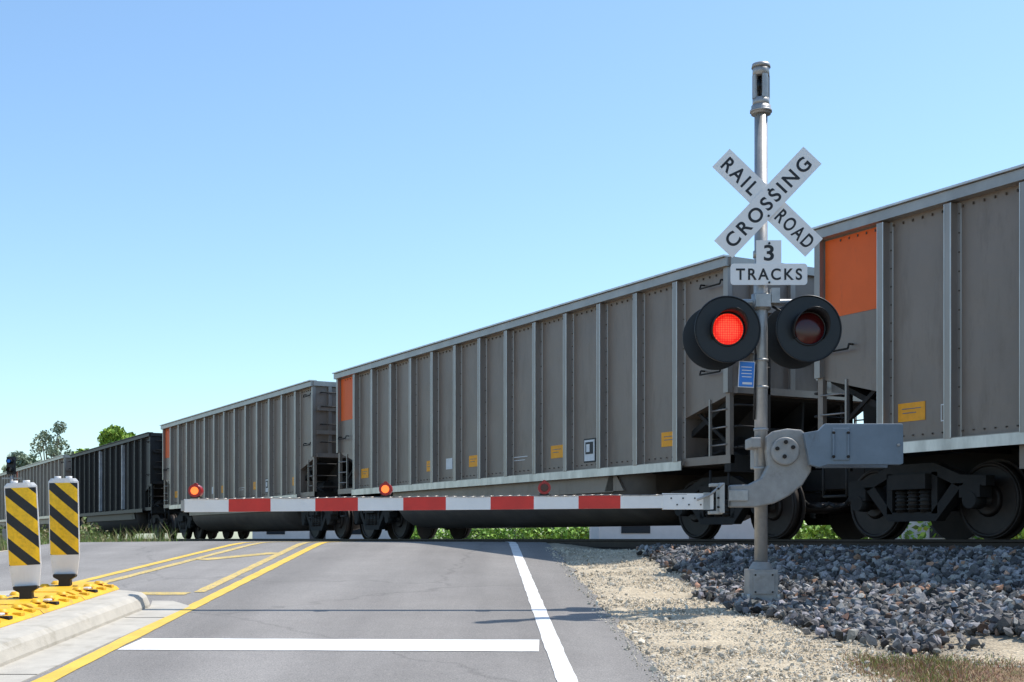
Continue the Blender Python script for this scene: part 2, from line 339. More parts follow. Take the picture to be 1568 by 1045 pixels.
# delineators
def delin(x,y,rot,lean,sc):
    e=empty('hazard_delineator_post',(x,y,islz(y)+.165)); e.rotation_euler=(0,lean,rot); e.scale=(sc*1.03,sc,sc)
    mb=MB()
    mb.prism([(-.13,0),(.13,0),(.11,.03),(.055,.05),(.05,.11),(.1,.14),(.1,.17),(-.1,.17),(-.1,.14),(-.05,.11),(-.055,.05),(-.11,.03)],XZ,-.09,.09,'rubber')
    mb.obj('base',e,bevel=.008)
    mb=MB()
    def arc(z0,z1,w0,w1,k,off=0,nseg=8):
        vs=[];
        for z,ww in((z0,w0),(z1,w1)):
            for s_ in(0,1):
                for i in range(nseg+1):
                    u=-1+2*i/nseg; vs.append((u*ww,-.03*(1-u*u)+(.02 if s_ else -.012)-off*(0 if s_ else 1),z))
        m_=nseg+1; fs=[]
        for i in range(nseg):
            fs+= [(i,i+1,2*m_+i+1,2*m_+i),(m_+i+1,m_+i,3*m_+i,3*m_+i+1),(i+1,i,m_+i,m_+i+1),(2*m_+i,2*m_+i+1,3*m_+i+1,3*m_+i)]
        fs+=[(0,2*m_,3*m_,m_),(m_-1,2*m_-1,4*m_-1,3*m_-1)]
        mb.add(vs,fs,k)
    arc(.16,.36,.11,.135,'delw'); arc(.36,1.07,.135,.135,'delw'); arc(1.07,1.10,.135,.11,'delw')
    mb.cyl((-.05,0,1.09),(-.05,0,1.12),.03,.03,10,'delw'); mb.cyl((.05,0,1.09),(.05,0,1.12),.03,.03,10,'delw')
    mb.obj('panel',e)
    mb=MB(); arc(.355,1.055,.128,.128,'haz',.003); mb.obj('reflective_sheet',e)
delin(-4.06,10.80,math.radians(14),math.radians(-3),.925); delin(-4.12,11.9,math.radians(12),math.radians(-1),.945)

# ---------------------------------------------------------------- cars
HL=7.43
def build_car(side,rib,chord,tubm,decals=True):
    edge='ribedge' if decals else rib
    rv='rivet' if decals else rib
    mb=MB()
    poly=[(-HL,3.9),(-HL,2.08),(-HL+1.1,1.8),(-HL+1.1,1.12),(HL-1.1,1.12),(HL-1.1,1.8),(HL,2.08),(HL,3.9)]
    mb.prism(poly,XZ,-1.42,1.42,side)
    ribx=[-HL+1.19+i*(2*HL-2.38)/12 for i in range(13)]
    for sgn in(-1,1):
        for i,x in enumerate(ribx):
            q=[(x-.10,sgn*1.421),(x+.10,sgn*1.421),(x+.09,sgn*1.435),(x+.055,sgn*1.44),(x+.045,sgn*1.545),(x-.045,sgn*1.545),(x-.055,sgn*1.44),(x-.09,sgn*1.435)]
            mb.prism(q,XY,1.15,3.84,rib)
            if sgn<0:
                mb.box((x+.047,-1.543,2.5),(.014,.012,2.68),edge); mb.box((x-.047,-1.543,2.5),(.010,.010,2.68),edge)
                for dx_ in(-.08,.08):
                    for z in np.arange(1.3,3.8,.22): mb.box((x+dx_,-1.441,z),(.016,.012,.016),rv)
        for x in(-HL+.05,HL-.05): mb.box((x,sgn*1.46,2.98),(.1,.09,1.8),rib)
        mb.box((0,sgn*1.48,3.92),(2*HL+.06,.16,.12),chord)
        mb.box((0,sgn*1.50,4.0),(2*HL+.06,.20,.025),edge)
        mb.box((0,sgn*1.47,1.13),(2*HL-2.1,.12,.07),rib); mb.box((0,sgn*1.53,1.09),(2*HL-2.1,.02,.13),'ribedge' if decals else chord)
        for x in np.arange(-HL+.4,HL-.3,.15): 
            if sgn<0: mb.box((x,-1.428,3.80),(.015,.016,.03),rv)
            if sgn<0 and abs(x)<HL-1.2: mb.box((x,-1.428,1.24),(.018,.016,.018),rv)
    for x in(-HL,HL):
        s_=1 if x>0 else -1
        mb.box((x+s_*.01,0,3.93),(.12,3.0,.12),chord)
        for z in(2.12,2.7,3.3): mb.box((x+s_*.04,0,z),(.09,2.8,.1),rib)
        for y in(-1.05,-.35,.35,1.05): mb.box((x+s_*.03,y,3.0),(.06,.09,1.75),rib)
    mb.box((0,0,3.93),(2*HL-.2,2.7,.02),'under')
    if decals:
        mb.box((-HL+.60,-1.422,3.34),(.96,.008,1.0),'orange')
        for x,w_ in((5.95,.42),(2.67,.4),(-.45,.36),(-2.4,.3),(-5.85,.42)): mb.box((x,-1.424,1.52),(w_,.008,.22),'yellow'); mb.box((x,-1.429,1.56),(w_*.7,.004,.012),'carside'); mb.box((x-.03,-1.429,1.51),(w_*.5,.004,.012),'carside')
        mb.box((3.72,-1.424,1.48),(.36,.008,.40),'ink'); mb.box((3.72,-1.43,1.48),(.31,.008,.35),'label'); mb.box((3.72,-1.436,1.52),(.23,.008,.2),'ink'); mb.box((3.69,-1.441,1.52),(.1,.006,.13),'label')
        mb.box((-1.5,-1.424,1.52),(.28,.008,.22),'label')
        mb.box((-5.3,-1.424,1.47),(.2,.008,.2),'label'); mb.box((-5.3,-1.43,1.47),(.17,.006,.17),side)
        mb.box((1.4,-1.424,1.5),(.5,.005,.014),'label'); mb.box((1.36,-1.424,1.44),(.4,.005,.012),'label')
    body=mb.mesh('car_body')
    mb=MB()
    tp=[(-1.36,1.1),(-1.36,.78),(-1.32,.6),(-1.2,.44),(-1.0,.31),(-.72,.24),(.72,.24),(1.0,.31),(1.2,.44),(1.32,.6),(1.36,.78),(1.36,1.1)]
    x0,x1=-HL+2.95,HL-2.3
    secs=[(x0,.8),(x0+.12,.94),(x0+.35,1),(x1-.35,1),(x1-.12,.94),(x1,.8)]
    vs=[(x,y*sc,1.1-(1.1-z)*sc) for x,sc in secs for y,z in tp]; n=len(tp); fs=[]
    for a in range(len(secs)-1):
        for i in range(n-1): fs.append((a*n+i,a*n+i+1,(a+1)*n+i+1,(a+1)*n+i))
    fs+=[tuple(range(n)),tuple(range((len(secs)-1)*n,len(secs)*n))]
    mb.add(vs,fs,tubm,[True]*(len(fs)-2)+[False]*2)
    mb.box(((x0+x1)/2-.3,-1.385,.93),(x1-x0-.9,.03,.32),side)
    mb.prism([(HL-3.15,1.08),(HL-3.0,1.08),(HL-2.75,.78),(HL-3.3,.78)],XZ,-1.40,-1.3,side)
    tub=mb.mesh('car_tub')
    mb=MB()
    mb.box((0,0,.88),(2*HL,.62,.4),'under')
    for s_ in(-1,1):
        X=lambda d:s_*(HL-d)
        mb.box((X(.07),0,1.08),(.14,2.9,.24),'under'); 
        for y in(-1.42,1.42):
            mb.box((X(.55),y,1.14),(1.1,.08,.12),side); mb.box((X(.06),y,1.62),(.09,.07,.95),side)
            mb.box((X(.62),y+(.1 if y<0 else -.1),1.66),(1.05,.03,.05),'under',Matrix.Rotation(s_*.62,3,'Y'))
            for z in(1.35,1.6,1.85): mb.pipe([(X(.08),y-.05*(1 if y>0 else -1)*-1,z),(X(.48),y,z)],.012,rib)
            mb.box((X(.50),y,1.6),(.03,.04,.85),rib)
            mb.pipe([(X(.08),y,1.0),(X(.08),y,.55),(X(.5),y,.55),(X(.5),y,1.0)],.018,'under')
        mb.prism([(X(.02),2.12),(X(.1),2.02),(X(2.1),1.02),(X(2.1),1.15)],XZ,-1.3,1.3,'under')
        for y in(-.75,0,.75): mb.prism([(X(.1),2.05),(X(.16),1.1),(X(.3),1.1),(X(1.6),1.15)],XZ,y-.02,y+.02,'under')
        for z in(2.45,2.9,3.35,3.7):
            zz=z
            if s_>0 or z<2.5:
                if z in(2.45,3.7): mb.pipe([(X(.62),-1.43,zz),(X(.62),-1.5,zz),(X(.62),-1.52,zz-.06),(X(.16),-1.52,zz-.06),(X(.16),-1.5,zz),(X(.16),-1.43,zz)],.013,'under')
            mb.pipe([(X(-.02),-1.3,zz),(X(-.12),-1.3,zz),(X(-.12),-.85,zz),(X(-.02),-.85,zz)],.016,'under')
        for z in(1.3,1.6,1.9): mb.pipe([(X(-.02),-1.4,z),(X(-.1),-1.4,z),(X(-.1),-.9,z),(X(-.02),-.9,z)],.016,'under')
        mb.box((X(-.06),-.82,1.9),(.05,.05,2.0),'under')
        mb.box((X(-.28),0,.85),(.6,.3,.3),'under'); mb.box((X(-.70),0,.86),(.38,.4,.3),'under',Matrix.Rotation(.2,3,'Z'))
        mb.pipe([(X(0),-.45,.85),(X(-.3),-.5,.65),(X(-.5),-.46,.48),(X(-.75),-.42,.45),(X(-.9),-.42,.5)],.03,'rubber')
        mb.box((X(-.12),-.2,1.32),(.28,2.2,.04),'under')
        mb.cyl((X(.45),-.9,1.35),(X(1.05),-.9,1.35),.15,.15,14,'under'); mb.cyl((X(.7),.6,1.3),(X(1.2),.6,1.3),.2,.2,14,'under')
        mb.pipe([(X(.2),-1.1,1.2),(X(.5),-1.15,1.3),(X(1.0),-1.15,1.22)],.025,'under')
        mb.pipe([(X(.15),-.6,1.15),(X(.35),-.62,1.7),(X(.9),-.6,1.45)],.02,'under')
        mb.box((X(.35),-.45,1.45),(.3,.3,.35),'under')
    R=.26
    pts=[(HL+.22,.55+R*math.cos(t),2.5+R*math.sin(t)) for t in np.linspace(0,2*math.pi,17)]; mb.pipe(pts,.016,'under',6); mb.pipe([(HL,.55,2.5),(HL+.22,.55,2.5)],.03,'under')
    for a in range(5): t=a*2*math.pi/5; mb.pipe([(HL+.22,.55,2.5),(HL+.22,.55+R*math.cos(t),2.5+R*math.sin(t))],.012,'under',5)
    frame=mb.mesh('car_underframe')
    return body,tub,frame
def build_truck():
    mb=MB()
    for ax in(-.9,.9):
        mb.cyl((ax,-.95,.46),(ax,.95,.46),.08,.08,12,'wheel')
        for s_ in(-1,1):
            y=s_*.76
            mb.cyl((ax,y-.06,.46),(ax,y+.06,.46),.455,.455,32,'wheel'); mb.cyl((ax,y-s_*.07,.46),(ax,y-s_*.10,.46),.49,.49,32,'wheel')
            mb.torus((ax,y+s_*.06,.46),.42,.025,'wheel',36,6)
            mb.cyl((ax,y+s_*.06,.46),(ax,y+s_*.10,.46),.2,.16,20,'wheel')
            mb.cyl((ax,s_*.98,.46),(ax,s_*1.16,.46),.11,.10,16,'under')
            mb.box((ax,s_*1.05,.56),(.3,.2,.14),'under')
    for s_ in(-1,1):
        y0,y1=s_*.98,s_*1.13
        top=[(-1.12,.62),(-1.12,.74),(-.75,.76),(-.35,.92),(.35,.92),(.75,.76),(1.12,.74),(1.12,.62),(.72,.62),(.34,.78),(-.34,.78),(-.72,.62)]
        mb.prism(top,XZ,y0,y1,'under')
        bot=[(-.80,.66),(-.38,.22),(.38,.22),(.80,.66),(.62,.66),(.32,.33),(-.32,.33),(-.62,.66)]
        mb.prism(bot,XZ,y0,y1,'under')
        for x in(-.36,.36): mb.box((x,(y0+y1)/2,.56),(.09,.15,.5),'under')
        for x in(-.19,0,.19): mb.cyl((x,s_*1.08,.33),(x,s_*1.08,.60),.075,.075,12,'wheel')
        for x in(-.19,0,.19):
            for z in np.arange(.36,.6,.05): mb.cyl((x,s_*1.08,z),(x,s_*1.08,z+.02),.09,.09,12,'under')
        mb.box((0,s_*1.02,.70),(.6,.4,.18),'under')
    mb.box((0,0,.66),(.4,2.1,.25),'under')
    for ax in(-.38,.38): mb.box((ax,0,.45),(.1,1.5,.12),'under')
    return mb.mesh('truck')
truck=build_truck()
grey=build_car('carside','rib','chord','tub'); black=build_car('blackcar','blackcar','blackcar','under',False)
rz=math.atan2(-D2[1],-D2[0])
PITCH=16.62
for k in range(-1,7):
    smid=28.37+(k-1)*PITCH
    if k>=2: smid-=.15
    loc=(P0[0]+D2[0]*smid+N2[0]*1.5,P0[1]+D2[1]*smid+N2[1]*1.5,0)
    isb=(k==3 )
    kind=black if isb else grey
    e=empty('coal_hopper_car',loc,rz)
    if isb: e.scale=(1,1,.97)
    for nm,me in zip(('body','tub','underframe'),kind): meshobj(nm,me,e)
    for nm,x in(('truck_a',-HL+1.3),('truck_b',HL-.72)):
        o=meshobj(nm,truck,e); o.location=(x,0,0)
    if isb:
        mb=MB()
        for i in(5,9):
            x=-HL+1.19+i*(2*HL-2.38)/12; mb.box((x,-1.552,2.5),(.14,.012,2.6),'whiterib'); mb.box((x+.055,-1.50,2.5),(.012,.10,2.6),'whiterib')
        mb.obj('white_ribs',e)
for j,off in enumerate((1.5,5.9,10.3)):
    e=empty('railway_track',(P0[0]+N2[0]*off,P0[1]+N2[1]*off,0),rz)
    mb=MB()
    for y in(-.7525,.7525):
        q=[(y-.07,-.17),(y+.07,-.17),(y+.07,-.155),(y+.012,-.14),(y+.012,-.04),(y+.036,-.03),(y+.036,-.002),(y-.036,-.002),(y-.036,-.03),(y-.012,-.04),(y-.012,-.14),(y-.07,-.155)]
        mb.prism(q,YZ,-220,60,'rail')
    mb.obj('rails',e); mb=MB()
    for x in np.arange(-110,30,.55): mb.box((x+random.uniform(-.03,.03),0,-.23),(.23,2.6,.13),'tie')
    mb.obj('ties',e)

# ---------------------------------------------------------------- crossing signal
SC=1/163.6
def dx(p): return (p-1165)*SC
def dz(p): return (925-p)*SC
sig=empty('railroad_crossing_signal',(2.355,12.2,-.61))
def text(body,w,h,loc,theta,parent,k='ink',bold=.02,name=None,sp=1.2):
    cu=bpy.data.curves.new('txt','FONT'); cu.body=body; cu.size=1; cu.align_x='CENTER'; cu.align_y='CENTER'; cu.extrude=.0; cu.offset=bold; cu.space_character=sp; cu.fill_mode='BOTH'
    o=bpy.data.objects.new('t',cu); S.collection.objects.link(o); bpy.context.view_layer.update()
    dg=bpy.context.evaluated_depsgraph_get(); me=bpy.data.meshes.new_from_object(o.evaluated_get(dg)); 
    co=np.array([v.co[:] for v in me.vertices]); mn,mxx=co.min(0),co.max(0)
    for v in me.vertices:
        v.co=((v.co.x-(mn[0]+mxx[0])/2)/(mxx[0]-mn[0])*w,(v.co.y-(mn[1]+mxx[1])/2)/(mxx[1]-mn[1])*h,0)
    bpy.data.objects.remove(o); me.materials.clear(); me.materials.append(M[k])
    for p in me.polygons: p.material_index=0
    o=meshobj(name or 'lettering_'+body.lower(),me,parent)
    o.matrix_local=Matrix.Translation(loc)@Matrix.Rotation(-theta,4,'Y')@Matrix.Rotation(math.pi/2,4,'X'); return o
mb=MB()
mb.cyl((0,0,.3),(0,0,4.70),.062,.062,24,'galv')
o_=-.01
mb.cyl((0,0,4.64+o_),(0,0,4.72+o_),.092,.092,20,'galv'); mb.cyl((0,0,4.66+o_),(0,0,4.68+o_),.104,.104,20,'galv')
mb.cyl((0,0,4.72+o_),(0,0,4.79+o_),.080,.080,20,'galv')
mb.cyl((0,0,5.00+o_),(0,0,5.09+o_),.080,.080,20,'galv'); mb.cyl((0,0,5.08+o_),(0,0,5.115+o_),.090,.084,20,'galv')
mb.cyl((0,0,4.79+o_),(0,0,5.0+o_),.03,.03,10,'discblk')
for a in range(4):
    t=a*math.pi/2+.35
    for q in range(3):
        tt=t+q*.24-.24; mb.box((.073*math.cos(tt),.073*math.sin(tt),4.895+o_),(.02,.022,.22),'galv',Matrix.Rotation(tt,3,'Z'))
mb.cyl((-.03,0,4.86+o_),(-.03,0,4.95+o_),.035,.05,14,'discblk')
mb.obj('mast',sig)
mb=MB()
mb.box((0,0,.19),(.27,.27,.28),'cast'); mb.box((0,0,.03),(.34,.34,.05),'cast'); mb.cyl((0,0,.33),(0,0,.40),.12,.075,20,'cast'); mb.box((0,-.142,.2),(.2,.012,.2),'cast'); mb.box((.14,0,.24),(.05,.1,.1),'cast')
for x in(-.14,.14):
    for y in(-.14,.14): mb.cyl((x,y,.05),(x,y,.10),.02,.02,8,'galv')
for x in(-.08,.08):
    for z in(.12,.28): mb.cyl((x,-.156,z),(x,-.147,z),.010,.010,8,'under')
mb.box((0,0,-.12),(.6,.6,.26),'conc')
mb.obj('base_junction_box',sig,bevel=.012)
for nm,th,y in(('crossbuck_blade_rail_road',math.radians(-44),-.095),('crossbuck_blade_crossing',math.radians(46.5),-.112)):
    mb=MB(); mb.box((0,0,0),(1.215,.006,.235),'sign'); o=mb.obj(nm,sig); cx,cz=dx(1172),dz(308)
    o.matrix_local=Matrix.Translation((cx,y,cz))@Matrix.Rotation(-th,4,'Y')
    def along(d): return (cx+d*math.cos(th),y-.0045,cz+d*math.sin(th))
    if 'rail' in nm:
        text('RAIL',.40,.135,along(-.355),th,sig,sp=1.3); text('ROAD',.42,.135,along(.355),th,sig,sp=1.3)
    else: text('CROSSING',1.08,.135,along(0),th,sig,sp=1.3)
mb=MB()
mb.box((dx(1174),-.095,dz(384)),(.235,.006,.225),'sign'); mb.obj('track_count_plate',sig)
text('3',.095,.15,(dx(1174),-.1,dz(385)),0,sig)
mb=MB(); w,h,r_=.36,.1,.03
pl=[]
for cx_,cz_,a0 in((w-r_,h-r_,0),(-w+r_,h-r_,90),(-w+r_,-h+r_,180),(w-r_,-h+r_,270)):
    for a in(0,30,60,90): pl.append((cx_+r_*math.cos(math.radians(a0+a)),cz_+r_*math.sin(math.radians(a0+a))))
mb.prism([(u+dx(1174),v+dz(418)) for u,v in pl],XZ,-.104,-.098,'sign'); mb.obj('tracks_plate',sig)
text('TRACKS',.62,.11,(dx(1174),-.1065,dz(418)),0,sig,sp=1.3)
mb=MB()
for z in(dz(309),dz(384),dz(425)):
    mb.cyl((0,0,z-.03),(0,0,z+.03),.075,.075,20,'galv'); mb.box((dx(1172),-.075,z),(.1,.04,.05),'galv')
for x,z in((1173,289),(1173,329),(1174,431),(1174,371)): mb.cyl((dx(x),-.122,dz(z)),(dx(x),-.114,dz(z)),.011,.011,8,'discblk')
mb.pipe([(-.36,0,dz(458)),(.50,0,dz(458))],.03,'galv',14)
mb.cyl((0,0,dz(470)),(0,0,dz(446)),.09,.09,20,'galv'); mb.box((.0,-.09,dz(458)),(.14,.06,.12),'galv'); mb.box((.12,-.06,dz(450)),(.08,.08,.14),'galv')
for x in(-.33,.45):
    mb.cyl((x,0,dz(458)),(x,0,dz(490)),.035,.035,12,'galv'); mb.cyl((x,0,dz(452)),(x,0,dz(466)),.055,.055,14,'galv')
for a,b_ in(((-.10,-.03),(-.30,-.05)),((.10,-.03),(.38,-.05))):
    mb.pipe([(a[0],a[1],dz(465)),((a[0]+b_[0])/2,-.07,dz(480)),(b_[0],b_[1],dz(478))],.012,'rubber')
mb.pipe([(-.1,-.03,dz(470)),(-.06,-.06,dz(540)),(-.07,-.03,dz(640))],.012,'rubber')
for z in (dz(548),dz(590),dz(655),dz(715)): mb.cyl((0,0,z-.012),(0,0,z+.012),.069,.069,20,'galv'); 
mb.obj('brackets_and_crossarm',sig)
def lamp(x,z,front,lit,i):
    e=empty('flasher_lamp_%d'%i); e.parent=sig; e.location=(x,-.16*(1 if front else -1)*(1 if front else 1.9),z)
    e.rotation_euler=(0,0,math.radians(0 if front else 180)+ (math.radians(4) if front else math.radians(-6)))
    mb=MB()
    mb.cyl((0,0,0),(0,.012,0),.312,.312,64,'discblk'); 
    mb.torus((0,-.002,0),.307,.008,'discblk',64,8)
    mb.cyl((0,.012,0),(0,.16,0),.175,.12,28,'discblk')
    mb.obj('background_disc',e)
    mb=MB(); n_=40; vs=[];fs=[]
    for s_,r0 in((0,.168),(1,.162)):
        for q,(y) in enumerate((0,-.30)):
            for a in range(n_+1):
                t=math.radians(-35+250*a/n_); up=.5+.5*math.sin(t)
                yy=y if q==0 else -(.02+.21*up**1.2)
                vs.append((r0*math.cos(t),yy,r0*math.sin(t)))
    m_=n_+1
    for a in range(n_):
        fs+=[(a,a+1,m_+a+1,m_+a),(2*m_+a+1,2*m_+a,3*m_+a,3*m_+a+1),(m_+a,m_+a+1,3*m_+a+1,3*m_+a)]
    fs+=[(0,m_,3*m_,2*m_),(n_,m_+n_,3*m_+n_,2*m_+n_)]
    mb.add(vs,fs,'discblk',True); mb.obj('visor',e)
    mb=MB(); mb.sphere((0,0,0),.148,'lens' if lit else 'lampoff',24,True,(1,1,.16)); o=mb.obj('lens',e); o.matrix_local=Matrix.Translation((0,-.006,0))@Matrix.Rotation(math.pi/2,4,'X')
    mb=MB(); mb.torus((0,-.006,0),.153,.010,'discblk',40,8); mb.obj('lens_ring',e)
lamp(dx(1109),dz(504),True,True,1); lamp(dx(1233),dz(503),True,False,2); lamp(dx(1102),dz(505),False,False,3); lamp(dx(1228),dz(503),False,False,4)
mb=MB(); mb.box((-.150,-.07,dz(571)),(.150,.006,.245),'label',Matrix.Rotation(.05,3,'Y')); mb.box((-.150,-.076,dz(571)),(.135,.006,.23),'blue',Matrix.Rotation(.05,3,'Y'))
for i in range(4): mb.box((-.150,-.0815,dz(560+i*5)),(.1-.01*(i%2),.003,.007),'label',Matrix.Rotation(.05,3,'Y'))
mb.box((-.145,-.0815,dz(585)),(.09,.003,.02),'label',Matrix.Rotation(.05,3,'Y'))
mb.obj('emergency_placard',sig)

# ---------------------------------------------------------------- gate
gate=empty('crossing_gate',(2.355,12.2,-.61))
mb=MB()
pl=[(1168,668),(1178,660),(1200,656),(1222,658),(1236,670),(1240,700),(1237,722),(1224,742),(1204,758),(1180,770),(1150,776),(1110,776),(1110,742),(1140,741),(1160,731),(1170,712),(1167,690)]
mb.prism([(dx(a)*.97,dz(b_)) for a,b_ in pl],XZ,-.2,-.08,'cast')
mb.cyl((dx(1195),-.24,dz(691)),(dx(1195),-.2,dz(691)),.13,.135,28,'cast')
mb.box((dx(1152),-.02,dz(677)),(.1,.3,.1),'cast'); mb.box((dx(1185),.1,dz(690)),(.36,.3,.3),'cast')
mb.obj('mechanism_housing',gate,bevel=.014)
mb=MB()
for a,b_ in((1182,687),(1193,699),(1206,685),(1195,677)): mb.cyl((dx(a),-.262,dz(b_)),(dx(a),-.24,dz(b_)),.02,.02,8,'under')
mb.cyl((dx(1128),-.21,dz(757)),(dx(1128),-.2,dz(757)),.02,.02,8,'galv')
mb.box((dx(1124),-.21,dz(758)),(.18,.02,.10),'galv')
mb.box((dx(1098),-.16,dz(762)),(.05,.2,.28),'galv'); mb.box((dx(1090),-.16,dz(742)),(.10,.14,.03),'galv'); mb.box((dx(1090),-.16,dz(784)),(.12,.14,.03),'galv')
mb.pipe([(dx(1100),-.26,dz(740)),(dx(1080),-.26,dz(757)),(dx(1060),-.24,dz(765))],.012,'galv')
for z in(748,762,776): mb.cyl((dx(1092),-.28,dz(z)),(dx(1092),-.25,dz(z)),.012,.012,6,'under')
mb.obj('arm_bracket',gate,bevel=.004)
mb=MB(); q=lambda p:dx(p)*.965
pl=[(1222,664),(1246,660),(1256,650),(1376,650),(1378,652),(1378,710),(1374,712),(1260,712),(1246,716),(1232,712)]
mb.prism([(q(a),dz(b_)) for a,b_ in pl],XZ,-.30,-.22,'cw')
mb.box((q(1318),-.18,dz(681)),(.70,.08,.36),'cw'); mb.box((q(1320),.22,dz(683)),(.68,.06,.36),'cw')
mb.box((q(1280),-.306,dz(681)),(.16,.012,.30),'cw')
for a,b_ in((1268,664),(1268,700),(1291,664),(1291,700)): mb.cyl((q(a),-.33,dz(b_)),(q(a),-.31,dz(b_)),.016,.016,8,'under')
mb.cyl((q(1370),-.318,dz(682)),(q(1370),-.3,dz(682)),.016,.016,8,'galv'); mb.box((q(1268),-.32,dz(681)),(.02,.015,.24),'cw'); mb.box((q(1291),-.32,dz(681)),(.02,.015,.24),'cw')
mb.obj('counterweight',gate,bevel=.006)
arm=empty('gate_arm_pivot'); arm.parent=gate; arm.location=(0,-.16,0)
mb=MB()
bounds=[280,348,412,480,545,614,679,747,813,881,945,1012]
ks=['armw','armr']
zc=lambda p: dz(766.5+ (1090-p)*.0085)
for i in range(11):
    a,b_=bounds[i],bounds[i+1]; hh=.060
    vs=[]
    for p in(a,b_):
        z=zc(p)
        for y in(-.03,.03):
            for s_ in(-1,1): vs.append((dx(p),y,z+s_*hh))
    mb.add(vs,[(0,1,3,2),(4,6,7,5),(0,4,5,1),(2,3,7,6),(0,2,6,4),(1,5,7,3)],ks[i%2])
mb.box((dx(1048),0,zc(1048)),(.47,.075,.15),'armw'); mb.box((dx(1076),-.04,zc(1076)),(.06,.02,.16),'galv')
mb.box((dx(278),0,zc(280)),(.03,.07,.10),'galv')
for i in range(6): mb.cyl((dx(1022+i*9),-.046,zc(1022)+.03*(-1)**i),(dx(1022+i*9),-.038,zc(1022)+.03*(-1)**i),.008,.008,6,'under')
mb.obj('striped_arm',arm)
mb=MB()
cablep=[(dx(p),-.034,zc(p)+.063+.003*math.sin(p*.05)) for p in range(290,1060,14)]; mb.pipe(cablep,.005,'chord',6)
for i,p in enumerate((297,587,829)):
    z=zc(p)+.062; k='lamplit' if i<2 else 'lampoff'
    mb.box((dx(p),0,z+.012),(.09,.05,.024),'discblk'); mb.box((dx(p),.02,z+.05),(.04,.02,.06),'discblk')
    mb.cyl((dx(p),-.055,z+.075),(dx(p),.055,z+.075),.060,.060,20,'lampbody'); mb.cyl((dx(p),-.062,z+.075),(dx(p),-.052,z+.075),.034,.038,18,k)
    mb.cyl((dx(p),-.02,z+.13),(dx(p),.02,z+.13),.02,.02,10,'lampbody')
    mb.pipe([(dx(p)+.05,0,z+.01),(dx(p)+.12,0,z-.01),(dx(p)+.16,-.02,z-.005)],.006,'rubber')
mb.obj('arm_lamps',arm)

# ---------------------------------------------------------------- stones
import bmesh
def ico():
    bm=bmesh.new(); bmesh.ops.create_icosphere(bm,subdivisions=1,radius=1); v=np.array([x.co[:] for x in bm.verts]); f=np.array([[q.index for q in p.verts] for p in bm.faces]); bm.free(); return v,f
IV,IF=ico()
def scatter(name,P,R,C,mat_,squash=.7,jit=.3):
    n=len(P); V=IV[None]*(1+jit*rng.standard_normal((n,len(IV),1)).clip(-1.5,1.5)); V=V*(1+ .35*rng.uniform(-1,1,(n,1,3)))*np.array([1,1,squash])
    q=rng.standard_normal((n,4)); q/=np.linalg.norm(q,axis=1)[:,None]; w,x,y,z=q.T
    Rm=np.stack([1-2*(y*y+z*z),2*(x*y-z*w),2*(x*z+y*w),2*(x*y+z*w),1-2*(x*x+z*z),2*(y*z-x*w),2*(x*z-y*w),2*(y*z+x*w),1-2*(x*x+y*y)],-1).reshape(n,3,3)
    V=np.einsum('nij,nkj->nki',Rm,V)*R[:,None,None]+P[:,None,:]
    F=IF[None]+(np.arange(n)*len(IV))[:,None,None]; col=np.repeat(C,len(IV),axis=0)
    return meshobj(name,npmesh(name,V.reshape(-1,3),F.reshape(-1,3),mat_,False,np.column_stack([col,np.ones(len(col))])))
m,nt,b=newmat('stone'); at=N(nt,'ShaderNodeAttribute',attribute_name='col'); nz=N(nt,'ShaderNodeTexNoise',Scale=60.0,Detail=4.0); tc=N(nt,'ShaderNodeTexCoord'); nt.links.new(tc.outputs['Object'],nz.inputs['Vector'])
r=ramp(nt,nz.outputs['Fac'],[(.3,(.7,.7,.7)),(.7,(1.25,1.25,1.25))]); x=N(nt,'ShaderNodeMixRGB',blend_type='MULTIPLY'); x.inputs['Fac'].default_value=1; nt.links.new(at.outputs['Color'],x.inputs['Color1']); nt.links.new(r.outputs[0],x.inputs['Color2']); nt.links.new(x.outputs[0],b.inputs['Base Color']); b.inputs['Roughness'].default_value=.8; b.inputs['Specular IOR Level'].default_value=.3
M['stone']=m
n=100000; X=rng.uniform(1.3,11,n); Y=rng.uniform(5.5,24,n); keep=(rng.random(n)<ballast_mask(X,Y)**2)&(tperp(X,Y)>-.3); X=X[keep];Y=Y[keep]
den=np.clip(1.6-.05*Y,.35,1); k2=(rng.random(len(X))<den)&(X/Y<.52); X=X[k2][:26000];Y=Y[k2][:26000]
R=rng.uniform(.020,.050,len(X)); Z=ground_z(X,Y)+R*.5+rng.uniform(0,.05,len(X))**1.0
g_=.05+.34*rng.random(len(X))**1.6; C=np.stack([g_,g_*rng.uniform(.93,.99,len(X)),g_*rng.uniform(.88,1.0,len(X))],-1)
br=rng.random(len(X))<.06; C[br]=C[br]*np.array([1.5,.9,.6])
scatter('ballast_stones',np.stack([X,Y,Z],-1),R,C,M['stone'])
n=36000; Y=6.5+14*rng.random(n)**1.6; X=edgeR(Y)-.15+rng.random(n)**1.1*2.6; keep=(ballast_mask(X,Y)<.8)&(grass_mask(X,Y)<.9)&(X>edgeR(Y)-.15+.2*rng.random(n)); X=X[keep];Y=Y[keep]
R=rng.uniform(.003,.009,len(X))*(1+(rng.random(len(X))<.05)*1.8); Z=ground_z(X,Y)+R*.4+.008*(X>edgeR(Y)+.2); Z=np.where(X<edgeR(Y),road_z(X,Y)+R*.5,Z)
g_=rng.uniform(.34,.80,len(X)); C=np.stack([g_,g_*.89,g_*.71],-1)
scatter('shoulder_gravel',np.stack([X,Y,Z],-1),R,C,M['stone'])

